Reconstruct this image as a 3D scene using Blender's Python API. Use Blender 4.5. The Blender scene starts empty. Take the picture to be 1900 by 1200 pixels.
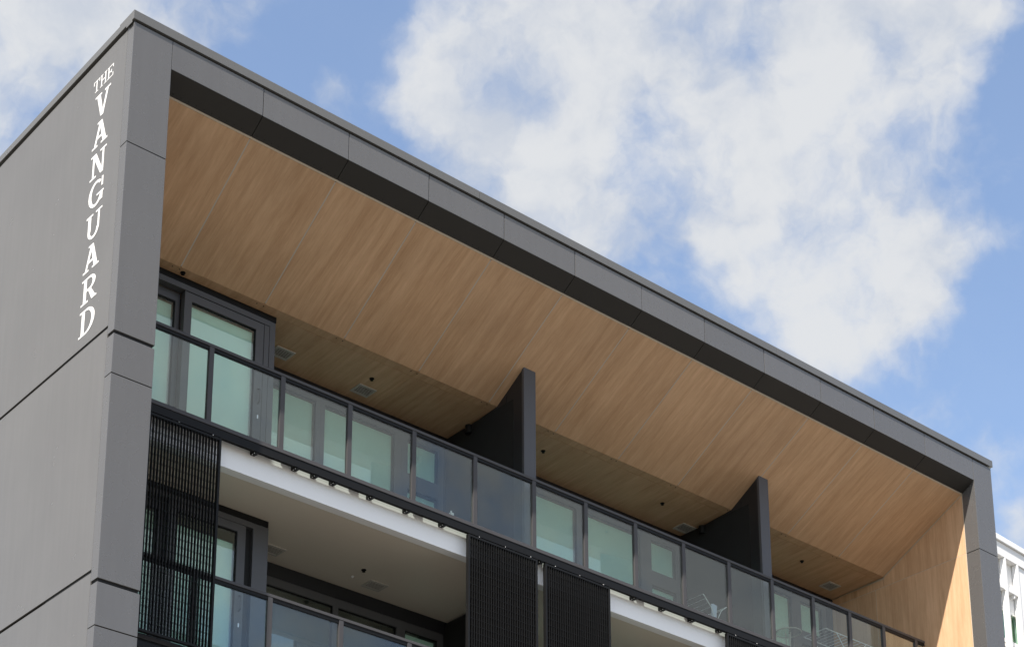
import bpy, bmesh, math, random
from mathutils import Vector, Matrix
random.seed(7)
R = math.radians
sc = bpy.context.scene
col = sc.collection

# ------------------------------------------------------------------ camera
cam_d = bpy.data.cameras.new('camera'); cam = bpy.data.objects.new('camera', cam_d); col.objects.link(cam)
CAM = Vector((-8.931, -16.896, 1.483))
YAW, PITCH, ROLL = 0.67170, 0.29181, 0.01291
fwd = Vector((math.sin(YAW)*math.cos(PITCH), math.cos(YAW)*math.cos(PITCH), math.sin(PITCH)))
rt = Vector((math.cos(YAW), -math.sin(YAW), 0)); up = rt.cross(fwd)
rt, up = rt*math.cos(ROLL)+up*math.sin(ROLL), up*math.cos(ROLL)-rt*math.sin(ROLL)
m = Matrix((rt, up, -fwd)).transposed().to_4x4(); m.translation = CAM
cam.matrix_world = m
cam_d.sensor_fit = 'HORIZONTAL'; cam_d.sensor_width = 36.0
cam_d.lens = 36.0*3509.6/1900
cam_d.shift_x = (950-776.37)/1900; cam_d.shift_y = (1599.06-600)/1900     # rising front lens
cam_d.clip_start = 0.1; cam_d.clip_end = 5000
sc.camera = cam

# ------------------------------------------------------------------ light
SUN = Vector((-2.0, -1.0, 2.8)).normalized()
sl = bpy.data.lights.new('sun', 'SUN'); so = bpy.data.objects.new('sun', sl); col.objects.link(so)
so.rotation_euler = SUN.to_track_quat('Z', 'Y').to_euler()
sl.energy = 4.2; sl.angle = R(0.53); sl.color = (1.0, 0.94, 0.86)
sc.view_settings.view_transform = 'Standard'; sc.view_settings.look = 'None'
sc.view_settings.gamma = 1.0; sc.view_settings.use_curve_mapping = False
sc.view_settings.exposure = 1.15
sc.cycles.transparent_max_bounces = 24; sc.cycles.max_bounces = 8; sc.cycles.diffuse_bounces = 5

world = bpy.data.worlds.new('World'); sc.world = world; world.use_nodes = True
NT = world.node_tree; NT.nodes.clear()

class G:
    """small node-graph helper"""
    def __init__(s, nt): s.nt = nt
    def n(s, t, **kw):
        x = s.nt.nodes.new(t)
        for k, v in kw.items():
            setattr(x, k, v)
        return x
    def put(s, sock, v):
        if isinstance(v, bpy.types.NodeSocket): s.nt.links.new(v, sock)
        elif v is not None: sock.default_value = v
    def math(s, op, a, b=None, c=None, clamp=False):
        x = s.n('ShaderNodeMath', operation=op, use_clamp=clamp)
        s.put(x.inputs[0], a); s.put(x.inputs[1], b); s.put(x.inputs[2], c)
        return x.outputs[0]
    def vec(s, op, a, b=None, scale=None):
        x = s.n('ShaderNodeVectorMath', operation=op)
        s.put(x.inputs[0], a); s.put(x.inputs[1], b)
        if scale is not None: s.put(x.inputs['Scale'], scale)
        return x.outputs['Value'] if op in ('DOT_PRODUCT', 'LENGTH', 'DISTANCE') else x.outputs[0]
    def rng(s, v, a, b, c=0., d=1., mode='SMOOTHSTEP'):
        x = s.n('ShaderNodeMapRange', interpolation_type=mode)
        for i, q in enumerate((v, a, b, c, d)): s.put(x.inputs[i], q)
        return x.outputs[0]
    def noise(s, v, scale, detail=4., rough=.55, dist=0., col=False):
        x = s.n('ShaderNodeTexNoise')
        if v is not None: s.nt.links.new(v, x.inputs['Vector'])
        x.inputs['Scale'].default_value = scale; x.inputs['Detail'].default_value = detail
        x.inputs['Roughness'].default_value = rough; x.inputs['Distortion'].default_value = dist
        return x.outputs[1] if col else x.outputs[0]
    def mix(s, f, a, b, blend='MIX'):
        x = s.n('ShaderNodeMix', data_type='RGBA', blend_type=blend)
        s.put(x.inputs[0], f); s.put(x.inputs[6], a); s.put(x.inputs[7], b)
        return x.outputs[2]

def rgb(*c): return (c[0], c[1], c[2], 1.0)

def build_world():
    g = G(NT)
    sky = g.n('ShaderNodeTexSky', sky_type='NISHITA')
    sky.sun_disc = False
    sky.sun_elevation = math.asin(SUN.z); sky.sun_rotation = math.atan2(SUN.x, SUN.y)
    sky.air_density = 1.0; sky.dust_density = 1.2; sky.ozone_density = .7; sky.altitude = 30
    d = g.n('ShaderNodeTexCoord').outputs['Generated']
    d = g.vec('NORMALIZE', d)
    warp = g.vec('SUBTRACT', g.noise(d, 14, 4, .6, col=True), (.5, .5, .5))
    dw = g.vec('ADD', d, g.vec('SCALE', warp, scale=.036))
    dw = g.vec('ADD', dw, g.vec('SCALE', g.vec('SUBTRACT', g.noise(d, 48, 4, .6, col=True), (.5, .5, .5)), scale=.010))
    # cloud banks: azimuth, elevation, radius (degrees), weight
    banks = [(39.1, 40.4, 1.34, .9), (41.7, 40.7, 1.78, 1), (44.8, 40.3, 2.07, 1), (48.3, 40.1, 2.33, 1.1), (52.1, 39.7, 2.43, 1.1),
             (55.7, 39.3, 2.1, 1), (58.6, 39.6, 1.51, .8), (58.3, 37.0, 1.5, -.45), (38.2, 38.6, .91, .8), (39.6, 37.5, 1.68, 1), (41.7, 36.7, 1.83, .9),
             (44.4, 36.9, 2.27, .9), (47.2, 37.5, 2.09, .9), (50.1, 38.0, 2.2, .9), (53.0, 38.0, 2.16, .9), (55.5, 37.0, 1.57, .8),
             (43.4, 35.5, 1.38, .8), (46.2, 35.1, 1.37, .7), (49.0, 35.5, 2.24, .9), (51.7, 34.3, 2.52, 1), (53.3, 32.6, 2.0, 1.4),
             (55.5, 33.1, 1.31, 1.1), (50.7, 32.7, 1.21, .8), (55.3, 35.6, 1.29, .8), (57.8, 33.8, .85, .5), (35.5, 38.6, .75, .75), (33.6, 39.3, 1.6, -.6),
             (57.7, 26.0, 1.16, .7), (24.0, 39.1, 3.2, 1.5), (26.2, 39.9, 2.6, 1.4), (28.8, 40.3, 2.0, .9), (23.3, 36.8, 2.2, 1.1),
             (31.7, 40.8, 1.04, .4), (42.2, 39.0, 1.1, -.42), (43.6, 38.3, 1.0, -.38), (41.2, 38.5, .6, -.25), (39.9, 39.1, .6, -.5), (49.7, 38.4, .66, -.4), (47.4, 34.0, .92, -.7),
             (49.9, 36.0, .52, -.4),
             (14, 39, 8, 1.6), (-2, 37, 10, 1.6), (-20, 36, 12, 1.6), (-40, 35, 10, 1.5), (150, 31, 6, 1.1), (144, 29, 3, .7), (133.2, 25.5, 3.6, 1.2), (128, 24, 3, 1.0), (146, 24, 3, .6)]  # out-of-view banks, added so the flank panels and glass reflect bright cloud
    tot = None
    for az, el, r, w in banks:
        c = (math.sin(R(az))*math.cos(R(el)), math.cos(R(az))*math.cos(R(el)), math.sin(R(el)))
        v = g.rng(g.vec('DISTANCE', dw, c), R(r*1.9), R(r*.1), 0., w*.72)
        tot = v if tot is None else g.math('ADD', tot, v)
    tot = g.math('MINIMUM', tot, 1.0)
    # the rest of the sky carries the same broken cloud
    far = g.noise(dw, 3.2, 3, .5)
    away = g.rng(g.vec('DISTANCE', d, tuple(Vector((math.sin(R(41.5))*math.cos(R(33)), math.cos(R(41.5))*math.cos(R(33)), math.sin(R(33)))))), .34, .46)
    tot = g.math('ADD', tot, g.math('MULTIPLY', away, g.rng(far, .38, .60, 0., 1.0)))
    fb = g.noise(dw, 17, 9, .56, .0)
    fb2 = g.noise(dw, 8, 4, .55)
    dens = g.math('ADD', tot, g.math('MULTIPLY', g.math('SUBTRACT', fb, .5), 3.4))
    dens = g.math('ADD', dens, g.math('MULTIPLY', g.math('SUBTRACT', fb2, .5), 1.6))
    cov = g.rng(dens, .0, 1.26, .06, .95)
    fbo = g.noise(g.vec('ADD', dw, (-.012, -.006, -.016)), 17, 9, .56, .0)
    lit = g.rng(g.math('ADD', g.noise(dw, 9, 3, .5), g.math('MULTIPLY', g.math('SUBTRACT', fbo, fb), -1.1)), .30, .70)
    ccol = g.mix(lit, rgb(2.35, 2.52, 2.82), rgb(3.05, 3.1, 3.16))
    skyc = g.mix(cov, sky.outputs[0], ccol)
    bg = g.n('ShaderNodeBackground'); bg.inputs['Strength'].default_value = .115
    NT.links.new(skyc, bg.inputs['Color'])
    out = g.n('ShaderNodeOutputWorld'); NT.links.new(bg.outputs[0], out.inputs['Surface'])
build_world()

# ------------------------------------------------------------------ materials
def material(name):
    mt = bpy.data.materials.new(name); mt.use_nodes = True
    nt = mt.node_tree; nt.nodes.clear()
    g = G(nt)
    b = g.n('ShaderNodeBsdfPrincipled'); o = g.n('ShaderNodeOutputMaterial')
    nt.links.new(b.outputs[0], o.inputs['Surface'])
    return mt, g, b, o

def paint(name, c, rough=.5, spec=.5, vary=.06, streak=.05, metallic=0., bump=0., fine=.015):
    """coated metal / paint: slight piece-to-piece shift, faint vertical streaking and dust"""
    mt, g, b, o = material(name)
    tc = g.n('ShaderNodeTexCoord').outputs['Object']
    rnd = g.n('ShaderNodeObjectInfo').outputs['Random']
    off = g.n('ShaderNodeCombineXYZ'); 
    for i in range(3): g.put(off.inputs[i], g.math('MULTIPLY', rnd, 17.3*(i+1)))
    p = g.vec('ADD', tc, off.outputs[0])
    k = g.math('ADD', 1.0, g.math('MULTIPLY', g.math('SUBTRACT', rnd, .5), vary*2))
    mp = g.n('ShaderNodeMapping'); mp.inputs['Scale'].default_value = (7, 7, .45); g.put(mp.inputs[0], p)
    k = g.math('ADD', k, g.math('MULTIPLY', g.math('SUBTRACT', g.noise(mp.outputs[0], 1.6, 4, .6), .5), streak*2))
    k = g.math('ADD', k, g.math('MULTIPLY', g.math('SUBTRACT', g.noise(p, 1.1, 3, .5), .5), streak*2))
    k = g.math('ADD', k, g.math('MULTIPLY', g.math('SUBTRACT', g.noise(p, 40, 3, .6), .5), fine*2))
    cc = g.vec('SCALE', tuple(c[:3]), scale=k)
    g.put(b.inputs['Base Color'], cc)
    b.inputs['Metallic'].default_value = metallic
    b.inputs['Specular IOR Level'].default_value = spec
    g.put(b.inputs['Roughness'], g.math('ADD', rough, g.math('MULTIPLY', g.math('SUBTRACT', g.noise(p, 3, 4, .6), .5), .12)))
    if bump:
        bp = g.n('ShaderNodeBump'); bp.inputs['Strength'].default_value = bump; bp.inputs['Distance'].default_value = .01
        g.put(bp.inputs['Height'], g.noise(p, .9, 2, .4)); g.put(b.inputs['Normal'], bp.outputs[0])
    return mt

def wood(name, scale):
    mt, g, b, o = material(name)
    tc = g.n('ShaderNodeTexCoord').outputs['Object']
    rnd = g.n('ShaderNodeObjectInfo').outputs['Random']
    off = g.n('ShaderNodeCombineXYZ')
    for i in range(3): g.put(off.inputs[i], g.math('MULTIPLY', rnd, 23.7*(i+1)))
    p = g.vec('ADD', tc, off.outputs[0])
    def mapped(s):
        mp = g.n('ShaderNodeMapping'); mp.inputs['Scale'].default_value = tuple(a*q for a, q in zip(scale, s)); g.put(mp.inputs[0], p)
        return mp.outputs[0]
    broad = g.noise(mapped((1, 1, 1)), 9, 4, .6, .3)
    mid = g.noise(mapped((1, 1, 1)), 30, 5, .68, .3)
    finer = g.noise(mapped((1, 1, 1)), 110, 3, .6)
    blot = g.noise(p, 1.3, 3, .5)
    v = g.math('ADD', g.math('MULTIPLY', broad, .46), g.math('MULTIPLY', mid, .36))
    v = g.math('ADD', v, g.math('MULTIPLY', finer, .18))
    t = g.rng(v, .34, .66, mode='LINEAR')
    c = g.mix(t, rgb(.445, .262, .138), rgb(.668, .438, .268))
    k = g.math('ADD', .97, g.math('MULTIPLY', g.math('SUBTRACT', blot, .5), .26))
    k = g.math('ADD', k, g.math('MULTIPLY', g.math('SUBTRACT', rnd, .5), .08))
    g.put(b.inputs['Base Color'], g.vec('SCALE', c, scale=k))
    b.inputs['Roughness'].default_value = .5; b.inputs['Specular IOR Level'].default_value = .35
    return mt

def glass(name, tint, ior, rough=0.0, dirt=0.02):
    """thin sheet: tinted transmission plus Fresnel mirror"""
    mt, g, b, o = material(name)
    g.nt.nodes.remove(b)
    tr = g.n('ShaderNodeBsdfTransparent'); tr.inputs[0].default_value = rgb(*tint)
    gl = g.n('ShaderNodeBsdfGlossy'); gl.inputs['Roughness'].default_value = rough; gl.inputs['Color'].default_value = (1, 1, 1, 1)
    tc = g.n('ShaderNodeTexCoord').outputs['Object']
    geo = g.n('ShaderNodeNewGeometry')
    cs = g.math('ABSOLUTE', g.vec('DOT_PRODUCT', geo.outputs['Normal'], geo.outputs['Incoming']))
    f0 = ((ior-1)/(ior+1))**2
    fr = g.math('ADD', f0, g.math('MULTIPLY', 1-f0, g.math('POWER', g.math('SUBTRACT', 1.0, cs, clamp=True), 5.0)))
    mx = g.n('ShaderNodeMixShader'); g.put(mx.inputs[0], fr); g.put(mx.inputs[1], tr.outputs[0]); g.put(mx.inputs[2], gl.outputs[0])
    df = g.n('ShaderNodeBsdfDiffuse'); df.inputs[0].default_value = rgb(.5, .5, .48)
    m2 = g.n('ShaderNodeMixShader'); g.put(m2.inputs[0], g.math('MULTIPLY', g.noise(tc, 3.5, 5, .65), dirt)); g.put(m2.inputs[1], mx.outputs[0]); g.put(m2.inputs[2], df.outputs[0])
    g.put(o.inputs['Surface'], m2.outputs[0])
    return mt

M = {}
M['panel'] = paint('charcoal_panel', (.094, .091, .089), .27, .9, .06, .07, bump=.08)
M['side'] = paint('warm_grey_panel', (.106, .101, .094), .25, 1.0, .04, .10, bump=.08)
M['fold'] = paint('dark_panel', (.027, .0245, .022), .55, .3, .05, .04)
M['coping'] = paint('coping_metal', (.100, .098, .093), .28, .8, .03, .04)
M['dark'] = paint('dark_recess', (.012, .012, .012), .7, .3, 0, .02)
M['black'] = paint('black_metal', (.007, .007, .0072), .5, .2, .06, .04)
M['rail'] = paint('rail_metal', (.055, .052, .053), .45, .35, .03, .03)
M['frame'] = paint('window_frame', (.075, .075, .079), .42, .5, .04, .03)
M['board'] = paint('black_board', (.013, .014, .017), .45, .5, .10, .04)
M['cap'] = paint('fin_cap', (.068, .068, .074), .42, .5, .03, .03)
M['white'] = paint('white_plaster', (.88, .88, .875), .38, .5, 0, .015)
M['ceil'] = paint('ceiling_paint', (.70, .62, .52), .36, .5, 0, .02)
M['trim'] = paint('pale_trim', (.52, .44, .34), .5, .4, .02, .03)
M['joint'] = paint('grey_joint', (.50, .465, .415), .6, .3, .02, .03)
M['wood_y'] = wood('wood_soffit', (1.0, .075, .075))
M['wood_z'] = wood('wood_wall', (1.0, 1.0, .055))
M['window_glass'] = glass('window_glass', (.862, .97, .922), 1.98, dirt=.01)
M['rail_glass'] = glass('rail_glass', (.88, .935, .91), 1.68, dirt=.02)
M['blind'] = paint('roller_blind', (.85, .86, .84), .8, .2, .02, .02)
M['room'] = paint('room_wall', (.16, .15, .14), .8, .2, 0, .02)
M['sign'] = paint('sign_white', (.74, .73, .71), .32, .5, .01, .02)
M['steel'] = paint('steel', (.62, .62, .62), .25, .5, .02, .02, metallic=.9)
M['vent'] = paint('vent_plastic', (.50, .47, .42), .5, .4, .02, .02)
M['wire'] = paint('white_wire', (.80, .80, .79), .4, .4, .01, .01)
M['cloth'] = paint('pale_cloth', (.55, .60, .72), .85, .2, .02, .05)
M['nwhite'] = paint('neighbour_white', (.82, .81, .79), .5, .4, .01, .02)
M['ngreen'] = paint('green_blind', (.05, .20, .05), .5, .4, .02, .03)
M['floor'] = paint('balcony_tile', (.045, .043, .04), .6, .4, 0, .03)
M['ground'] = paint('paving', (.135, .128, .115), .85, .3, 0, .06)

# ------------------------------------------------------------------ mesh helpers
def box(bm, x0, x1, y0, y1, z0, z1, bev=0.):
    t = bmesh.new()
    bmesh.ops.create_cube(t, size=1.0)
    for v in t.verts:
        v.co = Vector((x0+(v.co.x+.5)*(x1-x0), y0+(v.co.y+.5)*(y1-y0), z0+(v.co.z+.5)*(z1-z0)))
    if bev: bmesh.ops.bevel(t, geom=t.edges[:], offset=bev, segments=2, affect='EDGES', profile=.6)
    me = bpy.data.meshes.new('tmp'); t.to_mesh(me); t.free(); bm.from_mesh(me); bpy.data.meshes.remove(me)

def prism(bm, poly, axis, a, b, shear=None):
    """polygon in the two other axes (yz for X, xz for Y, xy for Z) extruded from a to b"""
    def mk(t, p, q):
        c = {'X': (t, p, q), 'Y': (p, t, q), 'Z': (p, q, t)}[axis]
        if shear: c = (c[0]+shear(c[1]), c[1], c[2])
        return bm.verts.new(c)
    A = [mk(a, *p) for p in poly]; B = [mk(b, *p) for p in poly]
    n = len(poly)
    bm.faces.new(A); bm.faces.new(B[::-1])
    for i in range(n): bm.faces.new((A[i], B[i], B[(i+1) % n], A[(i+1) % n]))
    bmesh.ops.recalc_face_normals(bm, faces=bm.faces[:])

def tube(bm, pts, r, seg=8):
    pts = [Vector(p) for p in pts]
    rings = []
    for i, p in enumerate(pts):
        d = (pts[min(i+1, len(pts)-1)]-pts[max(i-1, 0)]).normalized()
        a = d.orthogonal().normalized(); b = d.cross(a)
        if rings:
            a0 = rings[-1][0].co-pts[i-1]; a = (a0-d*a0.dot(d)).normalized(); b = d.cross(a)
        rings.append([bm.verts.new(p+(a*math.cos(2*math.pi*k/seg)+b*math.sin(2*math.pi*k/seg))*r) for k in range(seg)])
    for A, B in zip(rings, rings[1:]):
        for k in range(seg): bm.faces.new((A[k], A[(k+1) % seg], B[(k+1) % seg], B[k]))
    bm.faces.new(rings[0][::-1]); bm.faces.new(rings[-1])

def disc(bm, c, r, axis, h, seg=12):
    """short cylinder from c along axis vector of length h"""
    c = Vector(c); d = Vector(axis).normalized()
    tube(bm, [c, c+d*h], r, seg)

def link(name, me, mat, parent=None, loc=(0, 0, 0)):
    o = bpy.data.objects.new(name, me); col.objects.link(o)
    if mat and not me.materials: me.materials.append(M[mat])
    o.location = loc
    if parent: o.parent = parent
    return o

def obj(name, bm, mat, parent=None, loc=(0, 0, 0), smooth=False):
    me = bpy.data.meshes.new(name); bm.to_mesh(me); bm.free()
    if smooth:
        for p in me.polygons: p.use_smooth = True
    return link(name, me, mat, parent, loc)

def bobj(name, mat, parent, *boxes, bev=0.):
    bm = bmesh.new()
    for b in boxes: box(bm, *b, bev=bev)
    return obj(name, bm, mat, parent)

def tag(o, label, cat, group=None, kind=None):
    o['label'] = label; o['category'] = cat
    if group: o['group'] = group
    if kind: o['kind'] = kind
    return o

def empty(name, loc=(0, 0, 0), rz=0.):
    o = bpy.data.objects.new(name, None); col.objects.link(o); o.location = loc; o.rotation_euler = (0, 0, rz)
    o.empty_display_size = .2
    return o

def copy_tree(o, parent=None):
    c = o.copy(); col.objects.link(c)
    if parent: c.parent = parent
    for ch in list(o.children): copy_tree(ch, c)
    return c

# ------------------------------------------------------------------ dimensions
ZT = 17.6                              # top of the frame panels
XC, W, XR = .535, 16.535, 17.055       # frame column inner edge, right inner wall, right outer edge
YD, ZD, ZF = .262, 17.001, 17.168      # fold at the frame's inner lip
YK, ZK = 1.985, 16.074                 # break between raked and level soffit
YW, ZW = 3.154, 16.040                 # recessed window wall
YB = 2.165                             # projecting window bay
SK = .055                              # soffit joints run slightly off square
PW = (W-XC)/12
FLOOR = 3.073
ZFL = 13.40                            # upper balcony floor
YS = 1.25                              # slab edge
def skew(y): return SK*(y-YD)

# ------------------------------------------------------------------ ground
bm = bmesh.new(); bmesh.ops.create_grid(bm, x_segments=8, y_segments=8, size=1500)
g_o = obj('ground', bm, 'ground'); g_o['kind'] = 'structure'; g_o['label'] = 'pale paved ground around the building'

# ------------------------------------------------------------------ apartment building
B = tag(empty('apartment_building'), 'dark grey panelled apartment block with a timber lined roof overhang', 'building')

def panel_mesh(x, y, z, bev=.004):
    bm = bmesh.new(); box(bm, 0, x, 0, y, 0, z, bev=bev)
    me = bpy.data.meshes.new('panel'); bm.to_mesh(me); bm.free(); return me

# frame columns: stacked cassettes, wide shadow joints at floor lines
cz = [17.572, 15.8875, 13.354, 12.826, 10.286, 9.75, 7.213, 6.677, 4.14, 3.6, .02]
gap = [0, .012, .045, .012, .045, .012, .045, .012, .045, .012, 0]
for i in range(len(cz)-1):
    z1 = cz[i]-gap[i]/2; z0 = cz[i+1]+gap[i+1]/2
    bobj('column_panel', 'panel', B, (0, XC, 0, .150, z0, z1), bev=.004)
bobj('column_core', 'dark', B, (.02, XC-.02, .02, 1.24, 0, 17.56))
bobj('column_return', 'panel', B, (XC-.016, XC, .152, YD, 0, 17.05))
cz = [17.572, 15.885, 12.826, 9.75, 6.677, 3.6, .02]
for i in range(len(cz)-1):
    bobj('column_panel', 'panel', B, (W, XR, 0, YD-.004, cz[i+1]+.006, cz[i]-.006), bev=.004)
bobj('column_core', 'dark', B, (W+.02, XR-.02, .02, 3.6, 0, 17.56))
for i in range(len(cz)-1):
    bobj('side_panel', 'side', B, (XR-.02, XR-.004, YD+.01, 9.0, cz[i+1]+.006, cz[i]-.006))

# left flank cladding
sz = [17.556, 13.4865, 10.4417, 7.37, 4.30, .02]
for i in range(len(sz)-1):
    for (y0, y1) in ((.163, 4.20), (4.212, 8.25), (8.262, 12.3)):
        bobj('side_panel', 'side', B, (.006, .030, y0, y1, sz[i+1]+(.020 if i < 4 else 0), sz[i]-(.020 if i else 0)), bev=.003)
bobj('flank_core', 'dark', B, (.045, .30, .16, 12.28, 0, 17.56))

# front fascia and folded inner lip
fm = panel_mesh(PW-.010, .030, 17.572-ZF, .004)
bm = bmesh.new()
nrm = Vector((0, ZF-ZD, YD)).normalized()      # upward normal of the folded face
prism(bm, [(.004, ZF-.003), (YD-.014, ZD+.008), (YD-.014+nrm.y*.02, ZD+.008+nrm.z*.02), (.004+nrm.y*.02, ZF-.003+nrm.z*.02)], 'X', .005, PW-.005, None)
foldm = bpy.data.meshes.new('fold'); bm.to_mesh(foldm); bm.free()
bm = bmesh.new()
for k in range(12):
    for dx in (0,):
        x = .06+k*(PW-.12)/11
        yy = YD-.045; zz = ZF+(ZD-ZF)*yy/YD+.002
        disc(bm, (x, yy, zz), .0065, -nrm, .007, 8)
scm = bpy.data.meshes.new('screws'); bm.to_mesh(scm); bm.free()
for i in range(12):
    x = XC+i*PW
    fp = link('fascia_panel', fm, 'panel', B, (x+.005+random.uniform(-.0012, .0012), random.uniform(-.0012, .0012), ZF))
    fp.rotation_euler = (0, random.uniform(-.0006, .0006), random.uniform(-.0012, .0012))
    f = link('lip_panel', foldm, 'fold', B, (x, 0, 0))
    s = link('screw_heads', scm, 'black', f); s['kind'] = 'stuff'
bobj('fascia_core', 'dark', B, (XC+.01, W-.01, .034, .40, 17.20, 17.56))

# copings
def coping(x0, x1, y0, y1):
    return (x0, x1, y0, y1, 17.588, 17.710)
for x0, x1 in ((-.024, 5.398), (5.404, 11.484), (11.490, 17.085)):
    o = bobj('coping', 'coping', B, (x0, x1, -.026, .32, 17.590, 17.712), bev=.003)
for y0, y1 in ((.326, 4.4), (4.406, 8.4), (8.406, 12.32)):
    bobj('coping', 'coping', B, (-.018, .32, y0, y1, 17.600, 17.700), bev=.003)
bobj('coping_lip', 'coping', B, (-.026, -.020, .012, .150, 17.555, 17.5895))
bobj('roof_slab', 'dark', B, (.3, 17.0, .36, 12.2, 17.3, 17.56))

# raked timber soffit
su = Vector((0, ZK-ZD, 0)); sl_n = Vector((0, (ZD-ZK), (YK-YD))).normalized()    # upward normal of raked face
def raked(y): return ZD+(ZK-ZD)*(y-YD)/(YK-YD)
bm = bmesh.new()
prism(bm, [(YD+.012, raked(YD+.012)), (YK, ZK), (YK+sl_n.y*.016, ZK+sl_n.z*.016), (YD+.012+sl_n.y*.016, raked(YD+.012)+sl_n.z*.016)], 'X', .0092, PW-.0092, skew)
rm = bpy.data.meshes.new('raked'); bm.to_mesh(rm); bm.free()
for i in range(12):
    if i == 11:     # last board is cut to the side wall
        bm = bmesh.new()
        prism(bm, [(YD+.012, raked(YD+.012)), (YK, ZK), (YK+sl_n.y*.016, ZK+sl_n.z*.016), (YD+.012+sl_n.y*.016, raked(YD+.012)+sl_n.z*.016)], 'X', .0092, PW-.0092, None)
        for v in bm.verts:
            if v.co.x < .5: v.co.x += skew(v.co.y)
        obj('soffit_panel', bm, 'wood_y', B, (XC+i*PW, 0, 0))
    else:
        link('soffit_panel', rm, 'wood_y', B, (XC+i*PW, 0, 0))
bm = bmesh.new(); o2 = sl_n*.003
prism(bm, [(YD+.02+o2.y, raked(YD+.02)+o2.z), (YK-.012+o2.y, raked(YK-.012)+o2.z), (YK-.012+o2.y*6, raked(YK-.012)+o2.z*6), (YD+.02+o2.y*6, raked(YD+.02)+o2.z*6)], 'X', -.0088, .0088, skew)
jm = bpy.data.meshes.new('joint'); bm.to_mesh(jm); bm.free()
for i in range(1, 12): link('joint_strip', jm, 'joint', B, (XC+i*PW, 0, 0))
bm = bmesh.new()
prism(bm, [(YD-.009, raked(YD-.009)-.001), (YD+.009, raked(YD+.009)-.001), (YD+.009, raked(YD)+.02), (YD-.009, raked(YD)+.02)], 'X', XC+.002, W-.002)
obj('soffit_trim', bm, 'trim', B)
# pale bead where the raked soffit meets the end wall
bm = bmesh.new()
prism(bm, [(YD+.012, raked(YD+.012)-.012), (YK-.004, ZK-.012), (YK-.004, ZK-.0015), (YD+.012, raked(YD+.012)-.0015)], 'X', W-.012, W-.003)
obj('soffit_trim', bm, 'trim', B)

# level timber soffit: an edge board then wide boards
def level(y): return ZK+(ZW-ZK)*(y-YK)/(YW-YK)
def level_mesh(y0, y1, sq=False):
    bm = bmesh.new()
    prism(bm, [(y0, level(y0)), (y1, level(y1)), (y1, level(y1)+.016), (y0, level(y0)+.016)], 'X', .0012, PW-.0012, None if sq else skew)
    if sq:
        for v in bm.verts:
            if v.co.x < .5: v.co.x += skew(v.co.y)
    me = bpy.data.meshes.new('level'); bm.to_mesh(me); bm.free(); return me
em, lm_ = level_mesh(YK+.003, YK+.150), level_mesh(YK+.156, YW+.05)
em2, lm2 = level_mesh(YK+.003, YK+.150, True), level_mesh(YK+.156, YW+.05, True)
bm = bmesh.new()
for x in (PW-.10, PW+.01):
    disc(bm, (x+skew(YK+.06), YK+.05, level(YK+.05)+.001), .009, (0, 0, -1), .005, 8)
dotm = bpy.data.meshes.new('screws2'); bm.to_mesh(dotm); bm.free()
for i in range(12):
    o = link('soffit_edge_board', em2 if i == 11 else em, 'wood_y', B, (XC+i*PW, 0, 0))
    if i < 11:
        s = link('screw_heads', dotm, 'black', o); s['kind'] = 'stuff'
    link('soffit_panel', lm2 if i == 11 else lm_, 'wood_y', B, (XC+i*PW, 0, 0))
bm = bmesh.new()
prism(bm, [(YK-.01, ZK+.022), (YW+.3, ZW+.022), (YW+.3, ZW+.06), (YK-.01, ZK+.06)], 'X', XC+.01, W-.002)
obj('soffit_backing', bm, 'dark', B)

# timber lined end walls
def wall_boards(x0, x1):
    ys = [YD, 2.18, 3.66]
    for zt, zb, ends in ((17.0, 15.892, None), (15.882, 12.98, None)):
        for a, b in zip(ys, ys[1:]):
            y0, y1 = a+.005, b-.005
            if zt > 16:
                if a > 2: continue
                poly = [(YD+.004, zb), (1.99, zb), (1.99, ZK-.012), (YK-.01, ZK-.012), (YD+.004, raked(YD+.004)-.012)]
                bm = bmesh.new(); prism(bm, poly, 'X', x0, x1); obj('wall_board', bm, 'wood_z', B)
            else:
                bobj('wall_board', 'wood_z', B, (x0, x1, y0, y1, zb, zt))
        if zt > 16:
            bobj('wall_board', 'wood_z', B, (x0, x1, 2.0, 3.66, 15.892, 16.03))
wall_boards(W, W+.016)
wall_boards(XC-.018, XC-.0005)
bobj('wall_backing', 'trim', B, (W+.018, W+.04, YD+.002, 3.7, 12.9, 17.05))
bobj('wall_joint', 'trim', B, (W+.002, W+.0165, YD+.006, 3.66, 15.8825, 15.8915))
bobj('wall_joint', 'trim', B, (W+.0025, W+.0165, 2.1755, 2.1845, 12.98, 15.882))
bobj('wall_trim', 'trim', B, (W-.003, W+.013, YD-.003, YD+.0045, 12.9, 16.98))
# lower storeys of the end wall
for k in range(4):
    zt = 12.96-k*FLOOR
    bobj('wall_board', 'white', B, (W, W+.03, YD+.01, 3.66, max(zt-2.63, .01), zt))
    bobj('wall_board', 'white', B, (XC-.02, XC-.001, YD+.01, 3.66, max(zt-2.63, .01), zt))

# ---- floor slabs with white edge and soffit
for k in range(4):
    zb = 12.972-k*FLOOR
    bm = bmesh.new()
    prism(bm, [(YS, zb), (YS+.13, zb), (YS+.13, zb+.014), (YS+.16, zb+.014), (YS+.16, zb+.36), (YS, zb+.36)], 'X', XC+.001, W-.001)
    obj('slab_edge', bm, 'white', B)
    bobj('ceiling_lining', 'ceil', B, (XC+.001, W-.001, YS+.162, YW+.7, zb+.014, zb+.10))
    bobj('balcony_floor', 'floor', B, (XC+.001, W-.001, YS+.001, YW+.04, zb+.362, zb+.42))
bobj('building_core', 'room', B, (.31, W+.5, YW+1.6, 12.2, 0, 17.2))
bobj('lower_facade', 'dark', B, (XC, W, YW+.3, YW+1.5, 0, 9.7))

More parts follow.
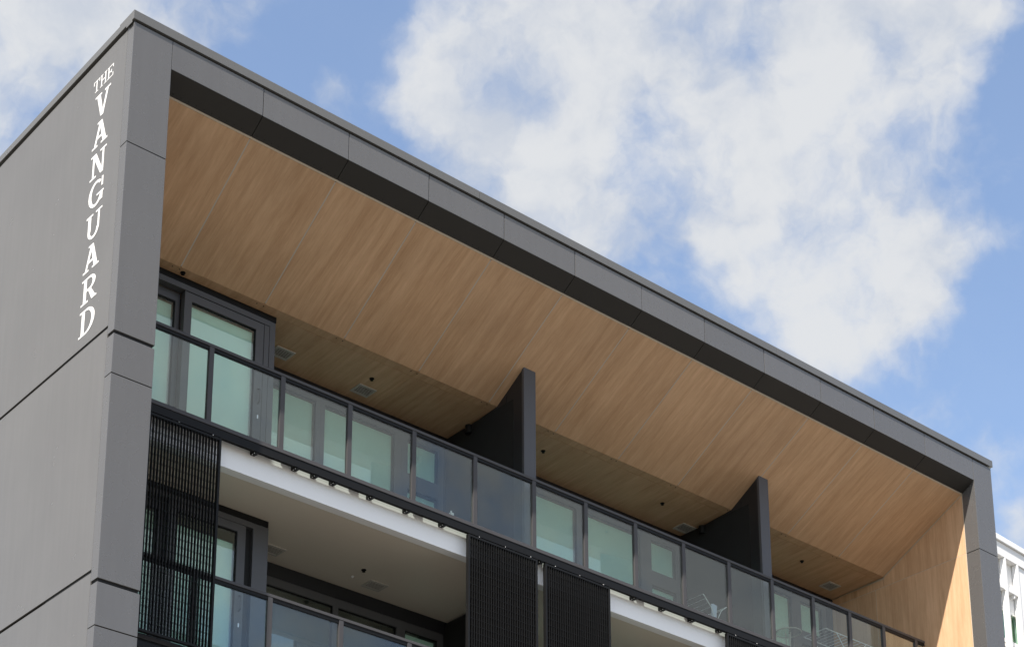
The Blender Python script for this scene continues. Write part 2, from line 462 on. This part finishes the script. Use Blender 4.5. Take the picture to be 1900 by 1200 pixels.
# ---- dividing fins between balconies
def divider(x0, x1, xb, ztop_fn, z0, ytop):
    d = bobj('divider_wall', 'dark', B, (xb+.02, x1-.02, YN+.03, YW+.02, z0, ztop_fn(YW)-.02))
    # front cap
    bm = bmesh.new()
    prism(bm, [(YN, z0), (YN+.045, z0), (YN+.045, ztop_fn(YN+.045)), (YN, ztop_fn(YN))], 'X', x0, x1)
    obj('cap', bm, 'cap', d)
    # boards on both faces
    ys = [YN+.048]+[YN+.42+.235*i for i in range(7)]
    ys = [y for y in ys if y < YW-.05]+[YW]
    for a, b in zip(ys, ys[1:]):
        a2, b2 = a+.003, b-.003
        pts = [(a2, z0), (b2, z0), (b2, ztop_fn(b2))]
        if a2 < YK < b2: pts.append((YK, ztop_fn(YK)))
        pts.append((a2, ztop_fn(a2)))
        for s in (0, 1):
            bm = bmesh.new()
            if s == 0: prism(bm, pts, 'X', 0, .016, lambda y: x0+.006+SK*(y-YN))
            else: prism(bm, pts, 'X', -.016, 0, lambda y: x1-.006+.0*y)
            obj('board', bm, 'board', d)
    # solid body up to the soffit
    pts = [(YN+.05, z0+.01), (YW, z0+.01), (YW, ztop_fn(YW)-.01), (YK, ztop_fn(YK)-.01), (YN+.05, ztop_fn(YN+.05)-.01)]
    bm = bmesh.new(); prism(bm, pts, 'X', x0+.13, x1-.03); obj('core', bm, 'dark', d)
    return d
YN = 1.338
def top_up(y): return (raked(y) if y < YK else level(y))-.004
F1 = (7.418, 7.647); F2 = (12.528, 12.749)
for (a, b) in (F1, F2):
    divider(a, b, a, top_up, ZFL, YK)
    divider(a+.02, b+.02, a, lambda y: 12.968, ZFL-FLOOR, YK)

# ---- windows and doors
def window(name, y, x0, x1, z0, z1, panes, lab=None, blind=True, dep=.10, drop=None, frame='frame'):
    """frame mesh with holes; panes = list of (x0,x1,z0,z1). Frame bars fill everything between."""
    xs = sorted({x0, x1, *[p[0] for p in panes], *[p[1] for p in panes]})
    zs = sorted({z0, z1, *[p[2] for p in panes], *[p[3] for p in panes]})
    bm = bmesh.new()
    xc, zc_ = xs, zs
    for i in range(len(xc)-1):
        run = None
        for j in range(len(zc_)-1):
            cx, cz2 = (xc[i]+xc[i+1])/2, (zc_[j]+zc_[j+1])/2
            hole = any(p[0] < cx < p[1] and p[2] < cz2 < p[3] for p in panes)
            if not hole:
                if run is None: run = zc_[j]
            if hole and run is not None:
                box(bm, xc[i], xc[i+1], y, y+dep, run, zc_[j]); run = None
        if run is not None: box(bm, xc[i], xc[i+1], y, y+dep, run, zc_[-1])
    bmesh.ops.remove_doubles(bm, verts=bm.verts[:], dist=.0004)
    # drop the interior faces shared by two neighbouring bars
    dup = {}
    for f in bm.faces:
        dup.setdefault(tuple(sorted(v.index for v in f.verts)), []).append(f)
    o = obj(name, bm, frame, B)
    for p in panes:
        a, b, c, d = p[:4]
        # bead around the pane
        bobj('bead', 'black', o, (a-.001, a+.012, y+.018, y+.055, c, d), (b-.012, b+.001, y+.018, y+.055, c, d),
             (a+.0125, b-.0125, y+.019, y+.054, d-.012, d+.001), (a+.0125, b-.0125, y+.019, y+.054, c-.001, c+.012))
        bobj('pane', 'window_glass', o, (a+.002, b-.002, y+.030, y+.036, c+.002, d-.002))
        if blind:
            top = d-.02 if drop is None else d-drop
            bobj('blind', 'blind', o, (a+.012, b-.012, y+.085, y+.090, c+.012, top))
    return o

def bay(z, k):
    """projecting bay at the left end of one storey; z = ceiling height at its head"""
    zf = ZFL-k*FLOOR
    ztop = z
    bobj('head_flashing', 'black', B, (XC+.002, 3.600, YB-.018, YB+.10, ztop-.088, ztop-.004))
    for i in range(8):       # flashing laps
        pass
    if k == 0:
        o = window('sliding_door', YB, 2.158, 3.505, zf, ztop-.172, [(2.268, 3.292, zf+.12, 15.772)], blind=True)
        bobj('door_frame', 'frame', o, (XC+.002, 3.508, YB-.010, YB+.11, ztop-.171, ztop-.089))
        bobj('jamb', 'frame', B, (3.509, 3.598, YB-.006, YB+.2, zf, ztop-.0895))
        # leaf edge line
        bobj('seal', 'black', o, (3.418, 3.424, YB-.004, YB+.01, zf+.01, ztop-.175), (2.17, 3.417, YB-.004, YB+.01, ztop-.178, ztop-.172))
        w2 = window('window', YB+.115, .60, 2.15, zf, ztop-.175, [(.78, 2.085, zf+.12, 15.765)], blind=True)
        hx, hz = 3.362, 14.46
    else:
        o = window('sliding_door', YB, 2.10, 3.262, zf, ztop-.172, [(2.22, 3.135, zf+.12, 12.700)], blind=True, drop=.15)
        bobj('door_frame', 'frame', o, (XC+.002, 3.372, YB-.010, YB+.11, ztop-.171, ztop-.089))
        bobj('jamb', 'dark', B, (3.264, 3.372, YB+.05, YB+.2, zf, ztop-.172))
        bobj('jamb', 'frame', B, (3.374, 3.612, YB-.006, YB+.2, zf, ztop-.0895))
        w2 = window('window', YB+.115, .60, 2.09, zf, ztop-.175, [(.78, 1.40, zf+.12, zf+1.15), (.78, 1.40, zf+1.25, 12.70), (1.52, 2.0, zf+.12, 12.70)], blind=True)
        hx, hz = 3.200, 14.46-FLOOR
    bm = bmesh.new(); tube(bm, [(hx, YB-.002, hz+.20), (hx, YB-.045, hz+.22), (hx, YB-.045, hz+.40), (hx, YB-.002, hz+.42)], .011, 8)
    obj('handle', bm, 'rail', o)
    bm = bmesh.new(); box(bm, hx-.012, hx+.012, YB-.012, YB-.001, hz-.03, hz+.03, bev=.003); obj('lock', bm, 'steel', o)
    bobj('bay_side', 'frame', B, (3.52, 3.575, YB+.21, YW+.1, zf, ztop-.02))
    bobj('bay_lining', 'room', B, (XC+.002, 3.5, YB+.42, YB+.45, zf, ztop-.02))
bay(16.072, 0)
bay(12.972+.012, 1)

def recess(x0, x1, xr, ztop, k, blinds=(True, True, True)):
    """window wall of one balcony; xr = left edge of the next divider"""
    zf = ZFL-k*FLOOR
    zh = ztop-.265 if k == 0 else ztop-.33
    off = xr-7.485
    bobj('head_flashing', 'board', B, (x0, x1, YW-.012, YW+.12, ztop-.20, ztop-.003))
    if k == 0:
        ax1, bx0, bx1, cx0, cx1 = 5.010, 5.165, 6.462, 6.705, 7.300
    else:
        ax1, bx0, bx1, cx0, cx1 = 5.406, 5.498, 6.548, 6.708, 7.317
    A = max(x0+.10, 0)
    if ax1+off-A > .3:
        o = window('sliding_door', YW, x0, (ax1+bx0)/2+off, zf, ztop-.201, [(A, ax1+off, zf+.12, zh)], blind=blinds[0])
    lo = (ax1+bx0)/2+off+.0015 if ax1+off-A > .3 else x0
    window('sliding_door', YW, lo, (bx1+cx0)/2+off, zf, ztop-.201, [(bx0+off, bx1+off, zf+.12, zh)], blind=blinds[1])
    window('window', YW, (bx1+cx0)/2+off+.0015, cx1+off+.10, zf, ztop-.201,
           [(cx0+off, cx1+off, 15.20-k*FLOOR, zh), (cx0+off, cx1+off, 14.10-k*FLOOR, 14.95-k*FLOOR)], blind=blinds[2])
    bobj('cladding', 'board', B, (cx1+off+.1015, x1, YW+.001, YW+.1, zf, ztop-.201))
    bobj('room_lining', 'room', B, (x0, x1, YW+.55, YW+.58, zf, ztop-.01))
recess(3.60, F1[0]+.09, 7.485, ZW-.002, 0)
recess(F1[1], F2[0]+.10, 12.654, ZW-.002, 0)
recess(F2[1], W, 16.43, ZW-.002, 0)
recess(3.60, F1[0]+.11, 7.485, 12.984, 1, (False, False, True))
recess(F1[1]+.02, F2[0]+.11, 12.654, 12.984, 1)
recess(F2[1]+.02, W, 16.43, 12.984, 1)

# ------------------------------------------------------------------ railings
def railing(name, y, ztop, zbot, posts, x0, x1, label):
    rl = tag(empty(name, (x0, y, zbot-.02)), label, 'railing', 'glass balcony railings')
    L = Vector((x0, y, zbot-.02))
    def p(nm, mat, *bs, bev=0.):
        return bobj(nm, mat, rl, *[(b[0]-L.x, b[1]-L.x, b[2]-L.y, b[3]-L.y, b[4]-L.z, b[5]-L.z) for b in bs], bev=bev)
    p('top_rail', 'rail', (x0, x1, y, y+.065, ztop-.040, ztop), bev=.004)
    p('glazing_channel', 'black', (x0, x1, y+.012, y+.052, ztop-.085, ztop-.0405))
    edges = [x0-.03]+[b for b in posts]+[x1+.05]
    for xr in posts:
        if xr < x0+.1: continue
        p('post', 'rail', (xr-.070, xr, y+.004, y+.056, zbot, ztop-.041), bev=.003)
    for a, b in zip(edges, edges[1:]):
        lo, hi = a+.012, b-.082
        if hi-lo < .1: continue
        p('glass_panel', 'rail_glass', (lo, hi, y+.026, y+.036, zbot+.012, ztop-.06))
    p('base_rail', 'rail', (x0, x1, y-.028, y+.037, zbot-.066, zbot-.012), bev=.004)
    p('base_channel', 'black', (x0, x1, y-.018, y+.030, zbot-.098, zbot-.0665))
    p('glazing_bead', 'black', (x0, x1, y+.010, y+.037, zbot-.0115, zbot+.012))
    return rl
PX = [2.031, 3.121, 4.200, 5.285, 6.372, 7.470, 8.486, 9.504, 10.533, 11.546, 12.551, 13.544, 14.465, 15.350, 16.222]
railing('balcony_railing', 1.14, 14.534, 13.447, PX, XC+.005, 16.425, 'glass railing with dark posts along the top balcony under the timber soffit')
PX2 = [.95, 2.03, 3.13, 4.232, 5.350, 6.47, 7.55, 8.60, 9.66, 10.72, 11.75, 12.78, 13.8, 14.8, 15.7, 16.5]
railing('balcony_railing', 1.262, 11.481, 10.43, PX2, XC+.005, 16.5, 'glass railing of the lower balcony behind the black screens')

# screen track with standoff brackets
def track(z, label):
    T = tag(empty('screen_track', (XC, 1.10, z)), label, 'track', 'screen tracks')
    def p(nm, mat, par, *bs, bev=0.):
        return bobj(nm, mat, par, *[(b[0]-XC, b[1]-XC, b[2]-1.10, b[3]-1.10, b[4]-z, b[5]-z) for b in bs], bev=bev)
    p('channel', 'black', T, (XC+.004, W-.004, 1.114, 1.176, z+.055, z+.081))
    p('channel_lip', 'black', T, (XC+.004, W-.004, 1.112, 1.126, z, z+.054))
    p('channel_lip', 'black', T, (XC+.004, W-.004, 1.162, 1.174, z+.006, z+.054))
    p('runner', 'black', T, (XC+.004, W-.004, 1.140, 1.156, z+.012, z+.05))
    return T
def bracket_parts(T, z, xs):
    bm = bmesh.new(); box(bm, -.035, .035, 0, .10, -.012, .040, bev=.005); box(bm, -.022, .022, -.03, .05, -.030, .010, bev=.004)
    bmesh_me = bpy.data.meshes.new('bracket'); bm.to_mesh(bmesh_me); bm.free()
    bm = bmesh.new()
    for (x, y) in ((-.024, .01), (.024, .01), (-.024, .055), (.024, .055)):
        bmesh.ops.create_uvsphere(bm, u_segments=8, v_segments=6, radius=.0085, matrix=Matrix.Translation((x, y, -.016)))
    bolt = bpy.data.meshes.new('bolt'); bm.to_mesh(bolt); bm.free()
    for x in xs:
        b = link('bracket', bmesh_me, 'black', T, (x-XC, 1.148-1.10, .012))
        q = link('bolts', bolt, 'steel', b); q['kind'] = 'stuff'
ZTR = 13.265
t1 = track(ZTR, 'black sliding screen track along the edge of the top balcony')
bx = [.9, 1.5, 2.11, 2.72, 3.35, 3.65, 3.95, 4.56, 5.17, 5.79, 6.40, 7.02, 7.56, 8.22, 8.83, 9.44, 10.04, 10.67, 11.28, 11.9, 12.5, 13.1, 13.7, 14.3, 14.9, 15.5, 16.1]
bracket_parts(t1, ZTR, bx)
t2 = track(ZTR-FLOOR, 'black sliding screen track along the edge of the lower balcony')
bracket_parts(t2, ZTR-FLOOR, bx[::2])

# ------------------------------------------------------------------ sliding screens
ZS0, ZS1 = 10.395, 13.252
def screen(x0, x1, label):
    S = tag(empty('sliding_screen', (x0, 1.115, ZS0)), label, 'screen', 'black slatted sliding screens')
    w, h = x1-x0, ZS1-ZS0
    D = .043
    bobj('frame', 'black', S, (0, .032, -.004, D+.008, 0, h), (w-.032, w, -.004, D+.008, 0, h),
         (.0325, w-.0325, -.002, D+.006, h-.030, h), (.0325, w-.0325, -.002, D+.006, 0, .03), bev=.002)
    n = round((w-.064)/.0435)
    pitch = (w-.064)/n
    bm = bmesh.new(); box(bm, -.0037, .0037, 0, D, .031, h-.031)
    me = bpy.data.meshes.new('slat'); bm.to_mesh(me); bm.free()
    for i in range(1, n):
        link('slat', me, 'black', S, (.032+i*pitch, 0, 0))
    bm = bmesh.new()
    for j in range(1, int(h/.1)):
        for y in (.008, .036):
            box(bm, .033, w-.033, y-.002, y+.002, j*.1-.0022+.03, j*.1+.0022+.03)
    o = obj('cross_rods', bm, 'black', S); o['kind'] = 'stuff'
    for x in (.16, w/2, w-.16):
        bm = bmesh.new(); box(bm, x-.02, x+.02, .014, .034, h+.001, h+.05, bev=.004)
        ro = obj('roller', bm, 'black', S)
        bm = bmesh.new(); bmesh.ops.create_uvsphere(bm, u_segments=8, v_segments=6, radius=.008, matrix=Matrix.Translation((x+.03, -.004, h+.006)))
        obj('bolt', bm, 'steel', ro)
    return S
screen(.875, 2.178, 'black slatted screen parked against the panelled left column')
screen(6.19, 7.462, 'black slatted screen at the end of the white beam, below the first dividing fin')
screen(7.612, 8.880, 'black slatted screen in front of the second apartment, just past the dividing fin')
screen(11.375, 12.66, 'black slatted screen under the drying racks near the second dividing fin')

# ------------------------------------------------------------------ sign
def letter_polys(ch):
    """strokes as convex polygons in a unit cell, u to the right, v up"""
    P = []
    def bar(u0, v0, u1, v1): P.append([(u0, v0), (u1, v0), (u1, v1), (u0, v1)])
    def quad(*q): P.append(list(q))
    def arc(cx, cy, rx, ry, ix, iy, a0, a1, n=10):
        for i in range(n):
            a, b = R(a0+(a1-a0)*i/n), R(a0+(a1-a0)*(i+1)/n)
            P.append([(cx+rx*math.cos(a), cy+ry*math.sin(a)), (cx+rx*math.cos(b), cy+ry*math.sin(b)), (cx+ix*math.cos(b), cy+iy*math.sin(b)), (cx+ix*math.cos(a), cy+iy*math.sin(a))])
    s = .068
    if ch == 'T':
        bar(.435, 0, .575, 1); bar(.27, 0, .75, s); bar(.03, 1-s, .97, 1); bar(.03, .70, .12, 1-s); bar(.88, .70, .97, 1-s)
    elif ch == 'H':
        bar(.13, 0, .265, 1); bar(.735, 0, .87, 1); bar(.28, .46, .72, .55)
        for u in (.0, .60):
            bar(u, 0, u+.40, s); bar(u, 1-s, u+.40, 1)
    elif ch == 'E':
        bar(.15, 0, .29, 1); bar(.02, 0, .93, s); bar(.02, 1-s, .93, 1); bar(.31, .46, .68, .545); bar(.60, .36, .68, .64); bar(.84, s, .93, .30); bar(.84, .72, .93, 1-s)
    elif ch == 'V':
        quad((.10, 1), (.32, 1), (.60, 0), (.42, 0)); quad((.76, 1), (.88, 1), (.60, 0), (.48, .02)); bar(0, 1-s, .42, 1); bar(.62, 1-s, 1, 1)
    elif ch == 'A':
        quad((.42, 1), (.56, .96), (.22, 0), (.11, 0)); quad((.40, 1), (.58, 1), (.93, 0), (.70, 0)); bar(.26, .30, .74, .39); bar(0, 0, .36, s); bar(.58, 0, 1, s); bar(.28, 1-s, .58, 1)
    elif ch == 'N':
        bar(.14, 0, .25, 1); bar(.75, 0, .86, 1); quad((.12, 1), (.34, 1), (.86, 0), (.68, 0)); bar(0, 0, .40, s); bar(0, 1-s, .32, 1); bar(.60, 1-s, 1, 1)
    elif ch == 'G':
        arc(.50, .5, .48, .52, .30, .42, 50, 350, 18); bar(.80, .08, .94, .42); bar(.56, .36, 1.0, .36+s); bar(.84, .62, .93, 1.0)
    elif ch == 'U':
        bar(.12, .32, .30, 1); bar(.74, .32, .85, 1); arc(.485, .34, .365, .36, .22, .26, 180, 360, 12); bar(0, 1-s, .42, 1); bar(.60, 1-s, 1, 1)
    elif ch == 'R':
        bar(.14, 0, .32, 1); bar(0, 0, .46, s); bar(0, 1-s, .5, 1); bar(.32, .45, .52, .53)
        arc(.50, .725, .38, .275, .20, .195, -90, 90, 10); quad((.44, .47), (.62, .47), (.92, .06), (.70, .0)); bar(.72, 0, 1.0, s)
    elif ch == 'D':
        bar(.14, 0, .33, 1); bar(0, 0, .45, s); bar(0, 1-s, .45, 1)
        arc(.42, .5, .56, .50, .36, .415, -90, 90, 14)
    return P

SG = tag(empty('building_sign', (0, .7, 13.6)), 'white raised lettering reading THE VANGUARD down the grey flank wall', 'sign')
def letter(ch, yl, yr, z0, z1):
    bm = bmesh.new()
    for i, poly in enumerate(letter_polys(ch)):
        q = [(yl+(yr-yl)*u-.7, z0+(z1-z0)*v-13.6) for u, v in poly]
        ar = sum(q[k][0]*q[(k+1) % len(q)][1]-q[(k+1) % len(q)][0]*q[k][1] for k in range(len(q)))
        if abs(ar) < 1e-7: continue
        prism(bm, q, 'X', .0040-.00010*i, .0052)
    obj('letter', bm, 'sign', SG)
for i, ch in enumerate('THE'):
    a = .945-i*.168; letter(ch, a, a-.158, 17.105, 17.275)
tops = [17.012, 16.590, 16.150, 15.728, 15.292, 14.862, 14.430, 14.000]
for ch, zt in zip('VANGUARD', tops): letter(ch, .872, .500, zt-.345, zt)

# ------------------------------------------------------------------ small fittings
def vent_proto():
    v = empty('ceiling_vent')
    a, b = .155, .125
    bobj('frame', 'vent', v, (-a, a, -b, -b+.03, -.014, -.001), (-a, a, b-.03, b, -.014, -.001),
         (-a, -a+.03, -b+.031, b-.031, -.014, -.001), (a-.03, a, -b+.031, b-.031, -.014, -.001))
    bobj('backing', 'dark', v, (-a+.03, a-.03, -b+.03, b-.03, -.004, -.002))
    bm = bmesh.new(); box(bm, -a+.031, a-.031, -.004, .004, -.012, -.005)
    me = bpy.data.meshes.new('slat'); bm.to_mesh(me); bm.free()
    for i in range(6):
        link('slat', me, 'vent', v, (0, -b+.05+i*(2*b-.1)/5, 0))
    return v
vp = vent_proto(); first = True
for (x, y, lab) in ((5.63, 2.86, 'square ceiling vent in the timber soffit beside the first dividing fin'), (4.14, 2.80, 'ceiling vent in the timber soffit half hidden by the projecting window bay'),
                    (12.42, 2.90, 'square ceiling vent in the timber soffit against the second dividing fin'), (16.05, 2.80, 'square ceiling vent in the timber soffit near the timber end wall'),
                    (5.87, 2.80, 'pale ceiling vent in the painted ceiling of the lower balcony'), (4.10, 2.80, 'ceiling vent in the painted lower ceiling half hidden by the door jamb')):
    o = vp if first else copy_tree(vp); first = False
    low = 'lower' in lab
    o.location = (x, y, 12.984 if low else level(y)); tag(o, lab, 'vent', 'ceiling vents')

def sprinkler_proto():
    s = empty('sprinkler')
    bm = bmesh.new(); disc(bm, (0, 0, 0), .036, (0, 0, -1), .006, 14); obj('escutcheon', bm, 'black', s)
    bm = bmesh.new(); disc(bm, (0, 0, -.006), .010, (0, 0, -1), .012, 10); tube(bm, [(-.012, 0, -.014), (-.014, 0, -.022), (0, 0, -.03)], .004, 6); tube(bm, [(.012, 0, -.014), (.014, 0, -.022), (0, 0, -.03)], .004, 6)
    obj('frame', bm, 'black', s)
    bm = bmesh.new(); disc(bm, (0, 0, -.029), .024, (0, 0, -1), .004, 12); obj('deflector', bm, 'black', s)
    return s
sp = sprinkler_proto(); first = True
for (x, y, lab) in ((5.543, 2.539, 'black sprinkler head beside the vent in the first timber soffit'), (8.864, 2.508, 'black sprinkler head in the timber soffit just past the first dividing fin'),
                    (11.516, 2.533, 'black sprinkler head midway along the second timber soffit'), (14.911, 2.475, 'black sprinkler head in the timber soffit past the second dividing fin'),
                    (2.05, 2.07, 'black sprinkler head above the window bay by the left column'), (5.445, 2.497, 'black sprinkler head in the painted lower ceiling')):
    o = sp if first else copy_tree(sp); first = False
    o.location = (x, y, 12.984 if 'lower' in lab else level(y)); tag(o, lab, 'sprinkler', 'sprinkler heads')
bm = bmesh.new(); disc(bm, (0, 0, 0), .022, (0, 0, -1), .008, 12); disc(bm, (0, 0, -.008), .012, (0, 0, -1), .014, 10)
tag(obj('ceiling_sensor', bm, 'white', None, (5.449, 2.767, 12.984)), 'tiny white sensor beside the sprinkler in the lower ceiling', 'sensor')

def wall_lamp(x, y, z, lab):
    l = tag(empty('wall_lamp', (x, y, z)), lab, 'lamp', 'wall lamps on the dividing fins')
    bm = bmesh.new(); box(bm, -.012, 0, -.05, .05, -.06, .06, bev=.003); obj('back_plate', bm, 'black', l)
    bm = bmesh.new(); disc(bm, (-.075, 0, -.09), .055, (0, 0, 1), .13, 18); obj('lamp_body', bm, 'black', l)
    bm = bmesh.new(); box(bm, -.03, -.011, -.015, .015, -.015, .015); obj('arm', bm, 'black', l)
wall_lamp(F1[0]+.006+SK*1.2, 2.58, 15.955, 'small black wall lamp high on the first dividing fin')
wall_lamp(F2[0]+.006+SK*1.2, 2.60, 15.955, 'small black wall lamp high on the second dividing fin')

# ------------------------------------------------------------------ things on the top balcony
FZ = ZFL-.008+.002
FZ = 12.972+.42
def rod(par, name, pts, r=.006, mat='wire'):
    bm = bmesh.new(); tube(bm, pts, r, 6); return obj(name, bm, mat, par)
# folding rack with raised wings
rk = tag(empty('drying_rack', (11.82, 1.72, FZ)), 'small white folding drying rack with raised wings and a pale cloth', 'drying rack', 'white clothes drying racks')
h = .60
for y in (0, .42):
    rod(rk, 'leg', [(-.20, y, 0), (.12, y, h)]); rod(rk, 'leg', [(.20, y, 0), (-.12, y, h)])
    rod(rk, 'wing_bar', [(-.12, y, h), (-.29, y, h+.17)], .008); rod(rk, 'wing_bar', [(.12, y, h), (.29, y, h+.13)], .008)
for t in (0., .33, .66, 1.):
    rod(rk, 'rod', [(-.12-.17*t, 0, h+.17*t), (-.12-.17*t, .42, h+.17*t)], .003); rod(rk, 'rod', [(.12+.17*t, 0, h+.13*t), (.12+.17*t, .42, h+.13*t)], .003)
rod(rk, 'foot', [(-.20, 0, .006), (-.20, .42, .006)]); rod(rk, 'foot', [(.20, 0, .006), (.20, .42, .006)])
bm = bmesh.new(); n = 14
rows = []
for j in range(9):
    v = j/8.; row = []
    for i in range(n+1):
        u = i/n
        row.append(bm.verts.new((-.06+.14*u*(1-.25*v)+.008*math.sin(9*u+3*v), .03+.02*math.sin(u*14)*(.3+v), .10-.30*v-.02*u-.012*math.cos(u*6))))
    rows.append(row)
for a, b in zip(rows, rows[1:]):
    for i in range(n): bm.faces.new((a[i], a[i+1], b[i+1], b[i]))
cl = obj('hanging_cloth', bm, 'cloth', None, (11.82, 1.74, FZ+h), smooth=True)
md = cl.modifiers.new('s', 'SOLIDIFY'); md.thickness = .004
tag(cl, 'pale blue cloth draped on the small folding rack', 'cloth')
# long flat-topped rack
rk = tag(empty('drying_rack', (14.43, 1.655, FZ)), 'long white flat drying rack of thin rods beside the timber end wall', 'drying rack', 'white clothes drying racks')
h = .985; Lx, Ly = 1.55, .475
for a, b in (((0, 0), (Lx, 0)), ((Lx, 0), (Lx, Ly)), ((Lx, Ly), (0, Ly)), ((0, Ly), (0, 0))):
    rod(rk, 'frame_bar', [(a[0], a[1], h), (b[0], b[1], h)], .008)
for i in range(1, 15): rod(rk, 'rod', [(Lx*i/15, .004, h), (Lx*i/15, Ly-.004, h)], .0035)
for y in (0, Ly):
    rod(rk, 'leg', [(.28, y, h), (1.05, y, 0)], .008); rod(rk, 'leg', [(1.05, y, h), (.28, y, 0)], .008)
for x in (.28, 1.05): rod(rk, 'foot', [(x, 0, .008), (x, Ly, .008)], .008)
# small round table
tb = tag(empty('round_table', (13.62, 1.78, FZ)), 'small round metal table behind the railing glass near the second fin', 'table')
bm = bmesh.new(); tube(bm, [(.21*math.cos(2*math.pi*k/28), .21*math.sin(2*math.pi*k/28), .72) for k in range(29)], .009, 6); obj('rim', bm, 'vent', tb)
bm = bmesh.new(); disc(bm, (0, 0, .722), .203, (0, 0, 1), .008, 28); obj('table_top', bm, 'rail_glass', tb)
for k in range(3):
    a = 2*math.pi*k/3+.4
    rod(tb, 'leg', [(.05*math.cos(a), .05*math.sin(a), .715), (.03*math.cos(a), .03*math.sin(a), .35), (.2*math.cos(a), .2*math.sin(a), 0)], .009, 'vent')
bm = bmesh.new(); box(bm, -.03, .03, -.03, .03, 0, .61, bev=.012); disc(bm, (0, 0, .61), .014, (0, 0, 1), .03, 10)
tag(obj('white_post', bm, 'wire', None, (6.55, 1.93, FZ)), 'slim white post standing on the balcony floor beside the first fin', 'post')

# ------------------------------------------------------------------ neighbouring white building
NB = tag(empty('neighbouring_building', (20.05, 1.92, 0), R(4.1)), 'white building with tall blades and green glazing beyond the grey frame', 'building')
bobj('coping', 'nwhite', NB, (-2.2, 12, -.04, .5, 17.88, 18.0), bev=.01)
bobj('parapet', 'nwhite', NB, (-2.2, 12, 0, .45, 17.60, 17.872))
bobj('roof', 'nwhite', NB, (-2.2, 12, .46, 9, 17.5, 17.85))
for x in (-2.06, -1.61, -1.16, -.71, -.26, .19, .64):
    bobj('blade', 'nwhite', NB, (x, x+.06, .0, .115, 0, 17.598), bev=.006)
for x0, x1 in ((.74, 3.3), (3.315, 6.0), (6.015, 12)):
    bobj('wall_panel', 'nwhite', NB, (x0, x1, .03, .5, 0, 17.595), bev=.006)
bobj('wall', 'nwhite', NB, (-2.2, .739, .125, .4, 16.62, 17.595)); bobj('wall', 'nwhite', NB, (-2.2, .739, .125, .4, 0, 11.0))
bobj('louvre', 'nwhite', NB, (-2.2, .636, .02, .12, 16.93, 16.99)); bobj('louvre_bracket', 'nwhite', NB, (.50, .54, .03, .12, 16.86, 16.927))
for (z0, z1) in ((15.98, 16.55), (15.15, 15.80), (14.3, 14.98), (13.3, 14.12), (11.2, 13.1)):
    f = bobj('window', 'nwhite', NB, (-2.2, .739, .13, .25, z0-.085, z0), (-2.2, .739, .13, .25, z1, z1+.07))
    bobj('pane', 'window_glass', f, (-2.19, .738, .16, .166, z0+.001, z1-.001))
    bobj('blind', 'ngreen', f, (-2.19, .738, .22, .226, z0+.001, z1-.001))
bobj('core', 'nwhite', NB, (-2.1, 11.9, .92, 8.9, 0, 17.49))
